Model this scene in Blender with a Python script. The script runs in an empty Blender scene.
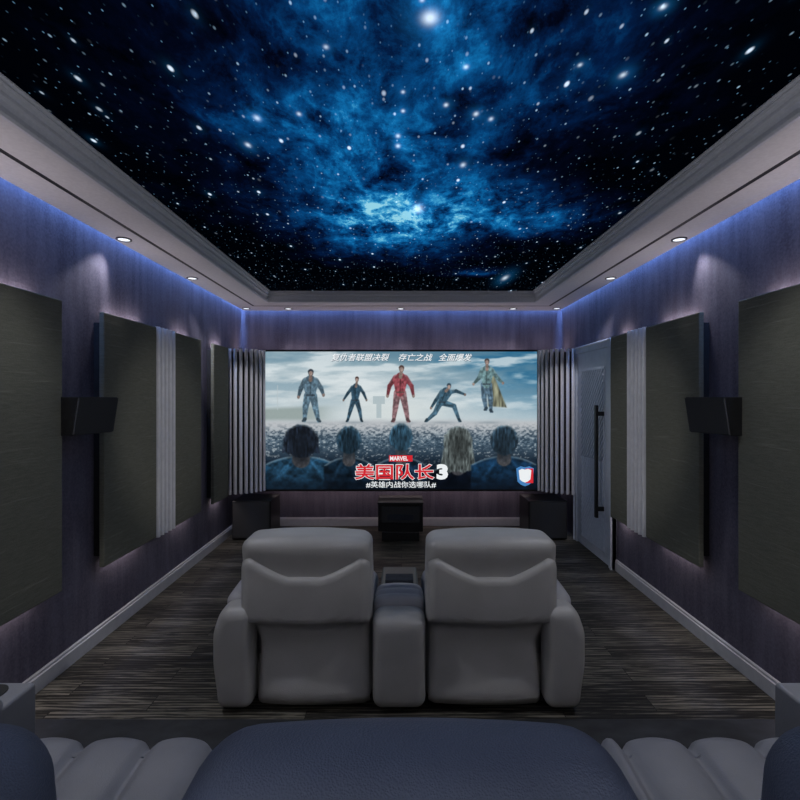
import bpy, bmesh, math, random
import numpy as np
from mathutils import Vector, Matrix
random.seed(7); np.random.seed(7)
S = bpy.context.scene
COL = S.collection
F = 485.8            # focal length in pixels of an 800 px wide frame
CZ = 1.535           # eye height

# ---------------------------------------------------------------- materials
def srgb(r, g, b):
    f = lambda c: (c/255/12.92 if c/255 <= .04045 else ((c/255+.055)/1.055)**2.4)
    return (f(r), f(g), f(b), 1)

def new_mat(name):
    m = bpy.data.materials.new(name); m.use_nodes = True
    return m, m.node_tree, m.node_tree.nodes['Principled BSDF']

def N(nt, typ, **kw):
    n = nt.nodes.new(typ)
    for k, v in kw.items():
        if k in n.inputs.keys() if hasattr(n.inputs, 'keys') else False: n.inputs[k].default_value = v
        else: setattr(n, k, v)
    return n

def noise_mat(name, c1, c2, scale=(1, 1, 1), nscale=8, detail=6, rough=.6, bump=.1, bdist=.002, metallic=0, spec=.5,
              lo=.35, hi=.65, coat=0):
    m, nt, p = new_mat(name); L = nt.links.new
    tc = N(nt, 'ShaderNodeTexCoord'); mp = N(nt, 'ShaderNodeMapping'); mp.inputs['Scale'].default_value = scale
    no = N(nt, 'ShaderNodeTexNoise'); no.inputs['Scale'].default_value = nscale; no.inputs['Detail'].default_value = detail
    L(tc.outputs['Object'], mp.inputs[0]); L(mp.outputs[0], no.inputs['Vector'])
    cr = N(nt, 'ShaderNodeValToRGB'); cr.color_ramp.elements[0].position = lo; cr.color_ramp.elements[1].position = hi
    cr.color_ramp.elements[0].color = c1; cr.color_ramp.elements[1].color = c2
    L(no.outputs['Fac'], cr.inputs[0]); L(cr.outputs[0], p.inputs['Base Color'])
    p.inputs['Roughness'].default_value = rough; p.inputs['Metallic'].default_value = metallic
    p.inputs['Specular IOR Level'].default_value = spec
    p.inputs['Coat Weight'].default_value = coat
    if bump:
        b = N(nt, 'ShaderNodeBump'); b.inputs['Strength'].default_value = bump; b.inputs['Distance'].default_value = bdist
        L(no.outputs['Fac'], b.inputs['Height']); L(b.outputs[0], p.inputs['Normal'])
    return m

def leather_mat(name, c1, c2, rough=.42, grain=260, bump=.35):
    m, nt, p = new_mat(name); L = nt.links.new
    tc = N(nt, 'ShaderNodeTexCoord')
    v = N(nt, 'ShaderNodeTexVoronoi'); v.inputs['Scale'].default_value = grain
    n = N(nt, 'ShaderNodeTexNoise'); n.inputs['Scale'].default_value = 5; n.inputs['Detail'].default_value = 5
    L(tc.outputs['Object'], v.inputs['Vector']); L(tc.outputs['Object'], n.inputs['Vector'])
    cr = N(nt, 'ShaderNodeValToRGB'); cr.color_ramp.elements[0].color = c1; cr.color_ramp.elements[1].color = c2
    cr.color_ramp.elements[0].position = .3; cr.color_ramp.elements[1].position = .7
    L(n.outputs['Fac'], cr.inputs[0]); L(cr.outputs[0], p.inputs['Base Color'])
    b = N(nt, 'ShaderNodeBump'); b.inputs['Strength'].default_value = bump; b.inputs['Distance'].default_value = .0012
    L(v.outputs['Distance'], b.inputs['Height']); L(b.outputs[0], p.inputs['Normal'])
    p.inputs['Roughness'].default_value = rough
    return m

def fabric_panel_mat(name, c1, c2):
    m, nt, p = new_mat(name); L = nt.links.new
    tc = N(nt, 'ShaderNodeTexCoord')
    mp = N(nt, 'ShaderNodeMapping'); mp.inputs['Scale'].default_value = (14, 14, 110)
    n1 = N(nt, 'ShaderNodeTexNoise'); n1.inputs['Scale'].default_value = 1.2; n1.inputs['Detail'].default_value = 5
    mp2 = N(nt, 'ShaderNodeMapping'); mp2.inputs['Scale'].default_value = (1.6, 1.6, 34)
    n2 = N(nt, 'ShaderNodeTexNoise'); n2.inputs['Scale'].default_value = 1.6; n2.inputs['Detail'].default_value = 2
    n3 = N(nt, 'ShaderNodeTexNoise'); n3.inputs['Scale'].default_value = 260; n3.inputs['Detail'].default_value = 1
    L(tc.outputs['Object'], mp.inputs[0]); L(mp.outputs[0], n1.inputs['Vector'])
    L(tc.outputs['Object'], mp2.inputs[0]); L(mp2.outputs[0], n2.inputs['Vector'])
    L(tc.outputs['Object'], n3.inputs['Vector'])
    a = N(nt, 'ShaderNodeMath', operation='MULTIPLY'); L(n1.outputs['Fac'], a.inputs[0]); a.inputs[1].default_value = .5
    r2 = N(nt, 'ShaderNodeMapRange'); r2.inputs[1].default_value = .62; r2.inputs[2].default_value = .74; r2.inputs[4].default_value = .28
    L(n2.outputs['Fac'], r2.inputs[0])
    s = N(nt, 'ShaderNodeMath', operation='ADD'); L(a.outputs[0], s.inputs[0]); L(r2.outputs[0], s.inputs[1])
    s3 = N(nt, 'ShaderNodeMath', operation='MULTIPLY_ADD'); L(n3.outputs['Fac'], s3.inputs[0]); s3.inputs[1].default_value = .45; L(s.outputs[0], s3.inputs[2])
    cr = N(nt, 'ShaderNodeValToRGB'); cr.color_ramp.elements[0].position = .3; cr.color_ramp.elements[1].position = .9
    cr.color_ramp.elements[0].color = c1; cr.color_ramp.elements[1].color = c2
    L(s3.outputs[0], cr.inputs[0]); L(cr.outputs[0], p.inputs['Base Color'])
    b = N(nt, 'ShaderNodeBump'); b.inputs['Strength'].default_value = .35; b.inputs['Distance'].default_value = .003
    L(s3.outputs[0], b.inputs['Height']); L(b.outputs[0], p.inputs['Normal'])
    p.inputs['Roughness'].default_value = .9; p.inputs['Specular IOR Level'].default_value = .15
    return m

def wood_floor_mat():
    m, nt, p = new_mat('dark_wood_planks'); L = nt.links.new
    tc = N(nt, 'ShaderNodeTexCoord')
    br = N(nt, 'ShaderNodeTexBrick'); br.offset = .37
    br.inputs['Scale'].default_value = 1; br.inputs['Brick Width'].default_value = 1.25; br.inputs['Row Height'].default_value = .125
    br.inputs['Mortar Size'].default_value = .0025; br.inputs['Mortar Smooth'].default_value = .3; br.inputs['Bias'].default_value = 0
    br.inputs['Color1'].default_value = (0, 0, 0, 1); br.inputs['Color2'].default_value = (1, 1, 1, 1); br.inputs['Mortar'].default_value = (.5, .5, .5, 1)
    L(tc.outputs['Object'], br.inputs['Vector'])
    # shift the grain per plank
    off = N(nt, 'ShaderNodeVectorMath', operation='MULTIPLY_ADD')
    L(br.outputs['Color'], off.inputs[0]); off.inputs[1].default_value = (7, 3, 5); L(tc.outputs['Object'], off.inputs[2])
    mp = N(nt, 'ShaderNodeMapping'); mp.inputs['Scale'].default_value = (2.2, 30, 1)
    L(off.outputs[0], mp.inputs[0])
    n = N(nt, 'ShaderNodeTexNoise'); n.inputs['Scale'].default_value = 1.6; n.inputs['Detail'].default_value = 9; n.inputs['Roughness'].default_value = .68; n.inputs['Distortion'].default_value = .7
    L(mp.outputs[0], n.inputs['Vector'])
    mp2 = N(nt, 'ShaderNodeMapping'); mp2.inputs['Scale'].default_value = (1.5, 9, 1); L(off.outputs[0], mp2.inputs[0])
    w = N(nt, 'ShaderNodeTexWave', wave_type='RINGS'); w.inputs['Scale'].default_value = 1.5; w.inputs['Distortion'].default_value = 5; w.inputs['Detail'].default_value = 4; w.inputs['Detail Scale'].default_value = 1.2
    L(mp2.outputs[0], w.inputs['Vector'])
    mx = N(nt, 'ShaderNodeMath', operation='MULTIPLY_ADD'); L(w.outputs['Fac'], mx.inputs[0]); mx.inputs[1].default_value = .16; L(n.outputs['Fac'], mx.inputs[2])
    mb = N(nt, 'ShaderNodeMath', operation='MULTIPLY_ADD'); L(br.outputs['Color'], mb.inputs[0]); mb.inputs[1].default_value = .16; L(mx.outputs[0], mb.inputs[2])
    cr = N(nt, 'ShaderNodeValToRGB'); e = cr.color_ramp.elements
    e[0].position = .46; e[0].color = (.004, .0038, .0035, 1); e[1].position = .88; e[1].color = (.24, .22, .175, 1)
    k = e.new(.64); k.color = (.026, .024, .020, 1)
    L(mb.outputs[0], cr.inputs[0])
    mm = N(nt, 'ShaderNodeMixRGB'); L(br.outputs['Fac'], mm.inputs[0]); L(cr.outputs[0], mm.inputs[1]); mm.inputs[2].default_value = (.004, .004, .004, 1)
    L(mm.outputs[0], p.inputs['Base Color'])
    b = N(nt, 'ShaderNodeBump'); b.inputs['Strength'].default_value = .4; b.inputs['Distance'].default_value = .003
    L(mx.outputs[0], b.inputs['Height']); L(b.outputs[0], p.inputs['Normal'])
    p.inputs['Roughness'].default_value = .55; p.inputs['Specular IOR Level'].default_value = .3
    return m

def wall_mat():
    m, nt, p = new_mat('purple_grey_wallpaper'); L = nt.links.new
    tc = N(nt, 'ShaderNodeTexCoord')
    mp = N(nt, 'ShaderNodeMapping'); mp.inputs['Scale'].default_value = (18, 18, 1.6)
    n1 = N(nt, 'ShaderNodeTexNoise'); n1.inputs['Scale'].default_value = 1; n1.inputs['Detail'].default_value = 6
    n2 = N(nt, 'ShaderNodeTexNoise'); n2.inputs['Scale'].default_value = 90; n2.inputs['Detail'].default_value = 3
    n3 = N(nt, 'ShaderNodeTexNoise'); n3.inputs['Scale'].default_value = 2.2; n3.inputs['Detail'].default_value = 4
    L(tc.outputs['Object'], mp.inputs[0]); L(mp.outputs[0], n1.inputs['Vector'])
    L(tc.outputs['Object'], n2.inputs['Vector']); L(tc.outputs['Object'], n3.inputs['Vector'])
    a = N(nt, 'ShaderNodeMath', operation='ADD'); L(n1.outputs['Fac'], a.inputs[0]); L(n2.outputs['Fac'], a.inputs[1])
    a2 = N(nt, 'ShaderNodeMath', operation='ADD'); L(a.outputs[0], a2.inputs[0]); L(n3.outputs['Fac'], a2.inputs[1])
    cr = N(nt, 'ShaderNodeValToRGB'); e = cr.color_ramp.elements
    mr = N(nt, 'ShaderNodeMapRange'); mr.inputs[1].default_value = 1.1; mr.inputs[2].default_value = 1.9
    L(a2.outputs[0], mr.inputs[0])
    e[0].color = (.092, .084, .116, 1); e[1].color = (.205, .19, .245, 1)
    L(mr.outputs[0], cr.inputs[0]); L(cr.outputs[0], p.inputs['Base Color'])
    b = N(nt, 'ShaderNodeBump'); b.inputs['Strength'].default_value = .25; b.inputs['Distance'].default_value = .002
    L(a.outputs[0], b.inputs['Height']); L(b.outputs[0], p.inputs['Normal'])
    p.inputs['Roughness'].default_value = .8; p.inputs['Specular IOR Level'].default_value = .2
    return m

def emit_mat(name, col, strength):
    m, nt, p = new_mat(name)
    p.inputs['Base Color'].default_value = (0.02, .02, .02, 1)
    p.inputs['Emission Color'].default_value = col; p.inputs['Emission Strength'].default_value = strength
    return m

def star_ceiling_mat():
    """printed and back-lit night-sky ceiling: nebula clouds + star points, in the ceiling's own coordinates"""
    m, nt, p = new_mat('backlit_star_ceiling'); L = nt.links.new
    tc = N(nt, 'ShaderNodeTexCoord'); P0 = tc.outputs['Object']
    def math_(op, a, b=None, c=None, clamp=False):
        n = N(nt, 'ShaderNodeMath', operation=op); n.use_clamp = clamp
        for i, v in enumerate((a, b, c)):
            if v is None: continue
            if isinstance(v, (int, float)): n.inputs[i].default_value = v
            else: L(v, n.inputs[i])
        return n.outputs[0]
    def gauss(cx, cy, sx, sy, amp, src=P0):
        v = N(nt, 'ShaderNodeVectorMath', operation='SUBTRACT'); L(src, v.inputs[0]); v.inputs[1].default_value = (cx, cy, 0)
        v2 = N(nt, 'ShaderNodeVectorMath', operation='MULTIPLY'); L(v.outputs[0], v2.inputs[0]); v2.inputs[1].default_value = (1/sx, 1/sy, 0)
        l = N(nt, 'ShaderNodeVectorMath', operation='DOT_PRODUCT'); L(v2.outputs[0], l.inputs[0]); L(v2.outputs[0], l.inputs[1])
        e = math_('POWER', 2.71828, math_('MULTIPLY', l.outputs['Value'], -1.0))
        return math_('MULTIPLY', e, amp)
    # warp the coordinate a little for natural outlines
    wn = N(nt, 'ShaderNodeTexNoise'); wn.inputs['Scale'].default_value = 1.6; wn.inputs['Detail'].default_value = 3; L(P0, wn.inputs['Vector'])
    ws = N(nt, 'ShaderNodeVectorMath', operation='MULTIPLY_ADD'); L(wn.outputs['Color'], ws.inputs[0]); ws.inputs[1].default_value = (.5, .7, 0); L(P0, ws.inputs[2])
    wo = N(nt, 'ShaderNodeVectorMath', operation='SUBTRACT'); L(ws.outputs[0], wo.inputs[0]); wo.inputs[1].default_value = (.25, .35, 0)
    W = wo.outputs[0]
    gs = [(0.0, 3.0, .50, .50, .80), (.10, 2.9, 1.0, .38, .30), (0.0, 2.1, .50, .42, .42), (.02, 1.42, .50, .35, .56), (-.55, 1.95, .22, .22, .42),
          (-.28, 2.2, .25, .3, .35), (.62, 3.15, .5, .22, .30), (.1, 3.8, .6, .4, .25), (.55, 1.8, .45, .4, .22), (.9, 3.1, .35, .3, .22), (-.7, 2.0, .5, .6, .12),
          (-.30, 3.5, .4, .4, .3), (.65, 4.35, .28, .14, .45), (0, 2.6, 1.0, 1.3, .10)]
    tot = None
    for g in gs:
        o = gauss(*g, src=W); tot = o if tot is None else math_('ADD', tot, o)
    mp = N(nt, 'ShaderNodeMapping'); mp.inputs['Scale'].default_value = (1, .62, 1); mp.inputs['Location'].default_value = (3.7, 5.2, 1.3); L(P0, mp.inputs[0]); Q = mp.outputs[0]
    n1 = N(nt, 'ShaderNodeTexNoise'); n1.inputs['Scale'].default_value = 4.8; n1.inputs['Detail'].default_value = 10; n1.inputs['Roughness'].default_value = .70; n1.inputs['Distortion'].default_value = .25
    L(Q, n1.inputs['Vector'])
    cl = N(nt, 'ShaderNodeMapRange'); cl.inputs[1].default_value = .33; cl.inputs[2].default_value = .74; L(n1.outputs['Fac'], cl.inputs[0])
    # wispy ridges
    n2 = N(nt, 'ShaderNodeTexNoise'); n2.inputs['Scale'].default_value = 3.1; n2.inputs['Detail'].default_value = 9; n2.inputs['Roughness'].default_value = .62; n2.inputs['Distortion'].default_value = .3
    L(Q, n2.inputs['Vector'])
    rd = math_('ABSOLUTE', math_('SUBTRACT', n2.outputs['Fac'], .5))
    rdg = math_('POWER', math_('SUBTRACT', 1, math_('MULTIPLY', rd, 7, clamp=True)), 3)
    dens = math_('MULTIPLY', tot, math_('ADD', math_('MULTIPLY', cl.outputs[0], 1.15), math_('MULTIPLY_ADD', rdg, .30, .10)))
    cr = N(nt, 'ShaderNodeValToRGB'); e = cr.color_ramp.elements
    e[0].position = 0.03; e[0].color = srgb(0, 1, 4)
    e[1].position = 1.0; e[1].color = srgb(150, 215, 235)
    for pos, c in ((.12, srgb(2, 7, 26)), (.26, srgb(3, 28, 66)), (.46, srgb(6, 66, 120)), (.68, srgb(16, 112, 176)), (.86, srgb(70, 168, 214))):
        k = e.new(pos); k.color = c
    L(dens, cr.inputs[0])
    cur = cr.outputs[0]
    def add_col(cur, fac, col):
        mx = N(nt, 'ShaderNodeMixRGB', blend_type='ADD'); L(fac, mx.inputs[0]); L(cur, mx.inputs[1]); mx.inputs[2].default_value = col
        return mx.outputs[0]
    # star layers
    mp2 = N(nt, 'ShaderNodeMapping'); mp2.inputs['Scale'].default_value = (1, .5, 1); L(P0, mp2.inputs[0])
    for (sc, r, gain, col, off, powr, halo) in ((26, .085, .55, srgb(130, 185, 225), 3.1, 3.5, 0), (13, .070, .8, srgb(175, 212, 240), 9.7, 3.2, 0),
                                         (7.0, .050, .95, srgb(215, 232, 250), 1.3, 2.6, .10), (3.6, .040, 1.3, srgb(225, 240, 255), 5.5, 1.6, .22)):
        ad = N(nt, 'ShaderNodeVectorMath', operation='ADD'); L(mp2.outputs[0], ad.inputs[0]); ad.inputs[1].default_value = (off, off*.7, 0)
        v = N(nt, 'ShaderNodeTexVoronoi', voronoi_dimensions='2D'); v.inputs['Scale'].default_value = sc; L(ad.outputs[0], v.inputs['Vector'])
        sep = N(nt, 'ShaderNodeSeparateColor'); L(v.outputs['Color'], sep.inputs[0])
        br = math_('POWER', sep.outputs[0], powr)
        mr = N(nt, 'ShaderNodeMapRange'); mr.interpolation_type = 'SMOOTHSTEP'; L(v.outputs['Distance'], mr.inputs[0])
        mr.inputs[1].default_value = r; mr.inputs[2].default_value = r*.25; mr.inputs[3].default_value = 0; mr.inputs[4].default_value = 1
        fac = math_('MULTIPLY', math_('MULTIPLY', mr.outputs[0], br), gain)
        cur = add_col(cur, fac, col)
        if halo:
            h = math_('POWER', 2.71828, math_('MULTIPLY', v.outputs['Distance'], -1/(r*.9)))
            cur = add_col(cur, math_('MULTIPLY', math_('MULTIPLY', h, br), halo), srgb(40, 130, 190))
    # the few large stars
    big = [(430, 18, 13, 1.0), (418, 209, 7, .9), (466, 67, 4, .8), (398, 136, 3.5, .8), (398, 146, 3.5, .8), (476, 114, 4, .8), (491, 119, 3.5, .7),
           (463, 165, 4, .7), (257, 118, 5, .7), (299, 114, 3.5, .7), (623, 75, 5, .7), (663, 7, 5, .9), (248, 145, 4, .8), (580, 65, 3.5, .7),
           (505, 278, 4, .7), (403, 92, 3, .7), (446, 105, 3.5, .8), (403, 111, 3, .8), (326, 47, 4, .6), (422, 0, 4, .7)]
    for (px, py, rp, a) in big:
        Z = 1.124*F/(397-py); x = (px-401.5)*Z/F
        sx = rp*.55*Z/F; sy = sx*1.5*Z/1.9
        cur = add_col(cur, gauss(x, Z, sx, sy, a*1.1), srgb(225, 235, 240))
        cur = add_col(cur, gauss(x, Z, sx*3.4, sy*3.4, a*.35), srgb(30, 125, 190))
    L(cur, p.inputs['Emission Color']); p.inputs['Emission Strength'].default_value = .95
    p.inputs['Base Color'].default_value = (.001, .001, .002, 1); p.inputs['Roughness'].default_value = .7; p.inputs['Specular IOR Level'].default_value = 0
    return m

M = {}
M['wall'] = wall_mat()
M['floor'] = wood_floor_mat()
M['panel'] = fabric_panel_mat('olive_slub_fabric', (.135, .137, .108, 1), (.25, .25, .20, 1))
M['panelcore'] = noise_mat('dark_backing_board', (.01, .01, .012, 1), (.016, .016, .018, 1), nscale=30, rough=.9)
M['soffit'] = noise_mat('soffit_grey_paint', (.66, .66, .68, 1), (.72, .72, .74, 1), nscale=60, rough=.6, bump=.05)
M['mould'] = noise_mat('cornice_grey_paint', (.62, .64, .70, 1), (.68, .70, .76, 1), nscale=60, rough=.5, bump=.05)
M['slat'] = noise_mat('silver_grey_lacquer', (.76, .76, .79, 1), (.84, .84, .87, 1), nscale=20, rough=.4, bump=.02)
M['door'] = noise_mat('pale_blue_grey_lacquer', (.56, .62, .72, 1), (.62, .68, .78, 1), nscale=20, rough=.45, bump=.03)
M['base'] = noise_mat('satin_grey_trim', (.66, .66, .68, 1), (.72, .72, .74, 1), nscale=20, rough=.35, bump=.02)
M['black'] = noise_mat('matt_black', (.006, .006, .007, 1), (.011, .011, .012, 1), nscale=40, rough=.55)
M['blackgloss'] = noise_mat('black_plastic', (.008, .008, .009, 1), (.014, .014, .015, 1), nscale=40, rough=.35)
M['grille'] = noise_mat('charcoal_speaker_cloth', (.030, .031, .033, 1), (.055, .056, .058, 1), nscale=400, rough=.9, bump=.5)
M['leather'] = leather_mat('warm_grey_leather', (.37, .365, .355, 1), (.44, .435, .425, 1))
M['leather_in'] = leather_mat('grey_seat_leather', (.33, .33, .355, 1), (.39, .39, .415, 1), rough=.5)
M['seat_dark'] = leather_mat('slate_grey_seat_leather', (.18, .185, .21, 1), (.225, .23, .255, 1), rough=.5)
M['navy'] = leather_mat('navy_blue_leather', (.075, .096, .155, 1), (.098, .124, .195, 1), rough=.55, grain=300, bump=.9)
M['tray'] = noise_mat('console_tray_grey', (.035, .04, .05, 1), (.045, .05, .062, 1), nscale=30, rough=.85, spec=.1)
M['carpet'] = noise_mat('black_marbled_step_cover', (.008, .009, .011, 1), (.030, .033, .037, 1), scale=(1, 1.6, 1), nscale=9, detail=9, rough=.6, lo=.3, hi=.75)
M['ring'] = noise_mat('dark_ring_metal', (.03, .03, .035, 1), (.05, .05, .055, 1), nscale=20, rough=.4)
M['lens'] = emit_mat('downlight_lens', srgb(235, 240, 250), 1.3)
M['ceiling'] = star_ceiling_mat()

# ---------------------------------------------------------------- mesh helpers
def link_mesh(name, verts, faces, mat, parent=None, loc=(0, 0, 0), smooth=False, mats=None, midx=None):
    me = bpy.data.meshes.new(name); me.from_pydata([tuple(v) for v in verts], [], faces)
    for mm in (mats or [mat]): me.materials.append(mm)
    if midx is not None: me.polygons.foreach_set('material_index', midx)
    if smooth: me.polygons.foreach_set('use_smooth', [True]*len(me.polygons))
    me.update()
    o = bpy.data.objects.new(name, me); COL.objects.link(o); o.location = loc
    if parent: o.parent = parent
    return o

class MB:
    def __init__(s): s.v = []; s.f = []
    def add(s, vs, fs):
        k = len(s.v); s.v += [tuple(v) for v in vs]; s.f += [tuple(i+k for i in f) for f in fs]; return s
    def box(s, x0, x1, y0, y1, z0, z1):
        return s.add([(x0, y0, z0), (x1, y0, z0), (x1, y1, z0), (x0, y1, z0), (x0, y0, z1), (x1, y0, z1), (x1, y1, z1), (x0, y1, z1)],
                     [(0, 3, 2, 1), (4, 5, 6, 7), (0, 1, 5, 4), (1, 2, 6, 5), (2, 3, 7, 6), (3, 0, 4, 7)])
    def prism(s, poly, z0, z1):           # poly CCW in xy
        n = len(poly)
        vs = [(x, y, z0) for x, y in poly]+[(x, y, z1) for x, y in poly]
        fs = [tuple(range(n-1, -1, -1)), tuple(range(n, 2*n))]+[(i, (i+1) % n, n+(i+1) % n, n+i) for i in range(n)]
        return s.add(vs, fs)
    def cyl(s, c, r, h, axis='z', seg=24, r2=None):
        r2 = r if r2 is None else r2; vs = []
        for t, rr in ((0, r), (h, r2)):
            for k in range(seg):
                a = 2*math.pi*k/seg; u, w = rr*math.cos(a), rr*math.sin(a)
                vs.append({'z': (c[0]+u, c[1]+w, c[2]+t), 'y': (c[0]+w, c[1]+t, c[2]+u), 'x': (c[0]+t, c[1]+u, c[2]+w)}[axis])
        return s.add(vs, [tuple(range(seg-1, -1, -1)), tuple(range(seg, 2*seg))]+[(i, (i+1) % seg, seg+(i+1) % seg, seg+i) for i in range(seg)])
    def build(s, name, mat, parent=None, loc=(0, 0, 0), bevel=0, seg=2, smooth=False):
        o = link_mesh(name, s.v, s.f, mat, parent, loc, smooth)
        if bevel:
            b = o.modifiers.new('bevel', 'BEVEL'); b.width = bevel; b.segments = seg; b.limit_method = 'ANGLE'; b.angle_limit = math.radians(40)
            b.harden_normals = False
            for p in o.data.polygons: p.use_smooth = False
        return o

def tag(o, label=None, cat=None, group=None, kind=None):
    if label: o['label'] = label
    if cat: o['category'] = cat
    if group: o['group'] = group
    if kind: o['kind'] = kind
    return o
def thing(name, label, cat, loc=(0, 0, 0), group=None):
    o = bpy.data.objects.new(name, None); COL.objects.link(o); o.location = loc; o.empty_display_size = .1
    return tag(o, label, cat, group)
def struct(o): return tag(o, kind='structure')

def rbox(x0, x1, y0, y1, z0, z1, r, n=18, deform=None):
    """rounded box as a closed quad shell, vertices dense at the edges; deform(x,y,z)->(x,y,z)"""
    c = np.array([(x0+x1)/2, (y0+y1)/2, (z0+z1)/2]); h = np.array([(x1-x0)/2, (y1-y0)/2, (z1-z0)/2])
    r = min(r, *(h*.98))
    def samples(hh):
        t = [-hh+r*(1-math.cos(a)) for a in np.linspace(0, math.pi/2, 7)]
        m = max(2, int(n*(2*hh-2*r)/max(2*h.max(), 1e-6)))
        mid = list(np.linspace(-hh+r, hh-r, m+1))[1:-1]
        return t+mid+[-a for a in reversed(t)]
    ax = [samples(hh) for hh in h]
    idx = {}; V = []; Fc = []
    def vert(i, j, k):
        key = (i, j, k)
        if key in idx: return idx[key]
        p = np.array([ax[0][i], ax[1][j], ax[2][k]])
        q = np.clip(p, -(h-r), h-r); d = p-q; L = np.linalg.norm(d)
        if L > 1e-9: p = q+d/L*r
        p = p+c
        if deform: p = deform(*p)
        idx[key] = len(V); V.append(tuple(float(a) for a in p)); return idx[key]
    nx, ny, nz = (len(a)-1 for a in ax)
    for i in range(nx):
        for j in range(ny):
            for k, fl in ((0, True), (nz, False)):
                f = [vert(i, j, k), vert(i+1, j, k), vert(i+1, j+1, k), vert(i, j+1, k)]; Fc.append(tuple(reversed(f)) if fl else tuple(f))
    for i in range(nx):
        for k in range(nz):
            for j, fl in ((0, False), (ny, True)):
                f = [vert(i, j, k), vert(i+1, j, k), vert(i+1, j, k+1), vert(i, j, k+1)]; Fc.append(tuple(reversed(f)) if fl else tuple(f))
    for j in range(ny):
        for k in range(nz):
            for i, fl in ((0, True), (nx, False)):
                f = [vert(i, j, k), vert(i, j+1, k), vert(i, j+1, k+1), vert(i, j, k+1)]; Fc.append(tuple(reversed(f)) if fl else tuple(f))
    return V, Fc
def rb(name, mat, parent, *a, **k):
    v, f = rbox(*a, **k); return link_mesh(name, v, f, mat, parent, smooth=True)

def sstep(a, b, x):
    t = min(1, max(0, (x-a)/(b-a))); return t*t*(3-2*t)

def area(name, loc, sx, sy, direction, energy, color, spread=180):
    l = bpy.data.lights.new(name, 'AREA'); l.shape = 'RECTANGLE'; l.size = sx; l.size_y = sy; l.energy = energy; l.color = color[:3]
    l.spread = math.radians(spread)
    o = bpy.data.objects.new(name, l); COL.objects.link(o); o.location = loc
    return o, direction

def area_along(name, loc, length_axis, length, width, normal, energy, color, spread=180):
    o, _ = area(name, loc, length, width, None, energy, color, spread)
    z = -Vector(normal).normalized(); x = Vector(length_axis).normalized(); y = z.cross(x)
    o.rotation_euler = Matrix((x, y, z)).transposed().to_euler()
    return o

# ---------------------------------------------------------------- room shell
WX = 1.905; YB = 5.8; YR = -1.0; ZS = 2.559; ZC = 2.659; PL = .12; PE = 2.14
T = .12
struct(MB().box(-WX-T, WX+T, YR-T, YB+T, -.1, 0).build('floor', M['floor']))
struct(MB().box(-WX-T, -WX, YR, YB, 0, ZC+.3).build('wall_left', M['wall']))
struct(MB().box(WX, WX+T, YR, YB, 0, ZC+.3).build('wall_right', M['wall']))
struct(MB().box(-WX-T, WX+T, YB, YB+T, 0, ZC+.3).build('wall_back', M['wall']))
struct(MB().box(-WX-T, WX+T, YR-T, YR, 0, ZC+.3).build('wall_rear', M['wall']))
# rear platform under the back row
struct(MB().box(-WX, WX, YR, PE, 0, PL).build('floor_platform', M['carpet'], bevel=.008))

# star ceiling panel
cx0, cx1, cy0, cy1 = -1.388, 1.388, -.5, 5.145
o = MB().box(-1.45, 1.45, -.46, 5.21, ZC, ZC+.3).build('ceiling', M['ceiling']); struct(o)
struct(MB().box(-WX-T, WX+T, YR-T, YB+T, ZC+.3, ZC+.4).build('ceiling_void', M['soffit']))

# soffit ring: flat underside between a slot at the wall and the tray edge, with a black groove
SL = .036     # cove slot at the wall
def ring(name, mat, x_out, yb_out, yr_out, x_in, yb_in, yr_in, z0, z1, bevel=0):
    m = MB()
    m.box(-x_out, -x_in, yr_out, yb_out, z0, z1); m.box(x_in, x_out, yr_out, yb_out, z0, z1)
    m.box(-x_in, x_in, yb_in, yb_out, z0, z1); m.box(-x_in, x_in, yr_out, yr_in, z0, z1)
    return m.build(name, mat, bevel=bevel)
GX, GY = 1.665, 5.466; GW = .014
s1 = ring('trim_1', M['soffit'], WX-SL, YB-SL, YR+SL, GX+GW, GY+GW, YR+.32, ZS, ZS+.03); struct(s1)
s2 = ring('trim_2', M['soffit'], GX-GW, GY-GW, YR+.35, 1.443, 5.2, -.45, ZS, ZS+.03); struct(s2)
s3 = ring('trim_3', M['black'], GX+GW, GY+GW, YR+.32, GX-GW, GY-GW, YR+.35, ZS+.001, ZS+.03); struct(s3)
# fill above the soffit boards
# cornice, a profile swept round the tray: (inset, height above the soffit)
prof = [(-.004, .0), (-.004, -.012), (.012, -.014), (.020, -.006), (.020, .008), (.006, .012), (.006, .024), (.014, .040), (.030, .046), (.032, .054), (.020, .056),
        (.022, .066), (.034, .076), (.047, .079), (.047, .086), (.040, .087), (.055, .0935), (.055, .1)]
V = []; Fc = []
for (ins, h) in prof:
    x = 1.443-ins; yb = 5.2-ins; yr = -.45+ins
    V += [(-x, yr, ZS+h), (x, yr, ZS+h), (x, yb, ZS+h), (-x, yb, ZS+h)]
for i in range(len(prof)-1):
    for k in range(4):
        a = i*4+k; b = i*4+(k+1) % 4; Fc.append((a, b, b+4, a+4))
# closing back faces so the cornice is solid
k0 = len(V)
for (ins, h) in ((-.03, .1), (-.03, .03), (-.004, .03)):
    x = 1.443-ins; yb = 5.2-ins; yr = -.45+ins
    V += [(-x, yr, ZS+h), (x, yr, ZS+h), (x, yb, ZS+h), (-x, yb, ZS+h)]
for (i0, i1) in ((len(prof)*4-4, k0), (k0, k0+4), (k0+4, k0+8), (k0+8, 0)):
    for k in range(4):
        Fc.append((i0+k, i0+(k+1) % 4, i1+(k+1) % 4, i1+k))
struct(link_mesh('trim_4', V, Fc, M['mould']))

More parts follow.
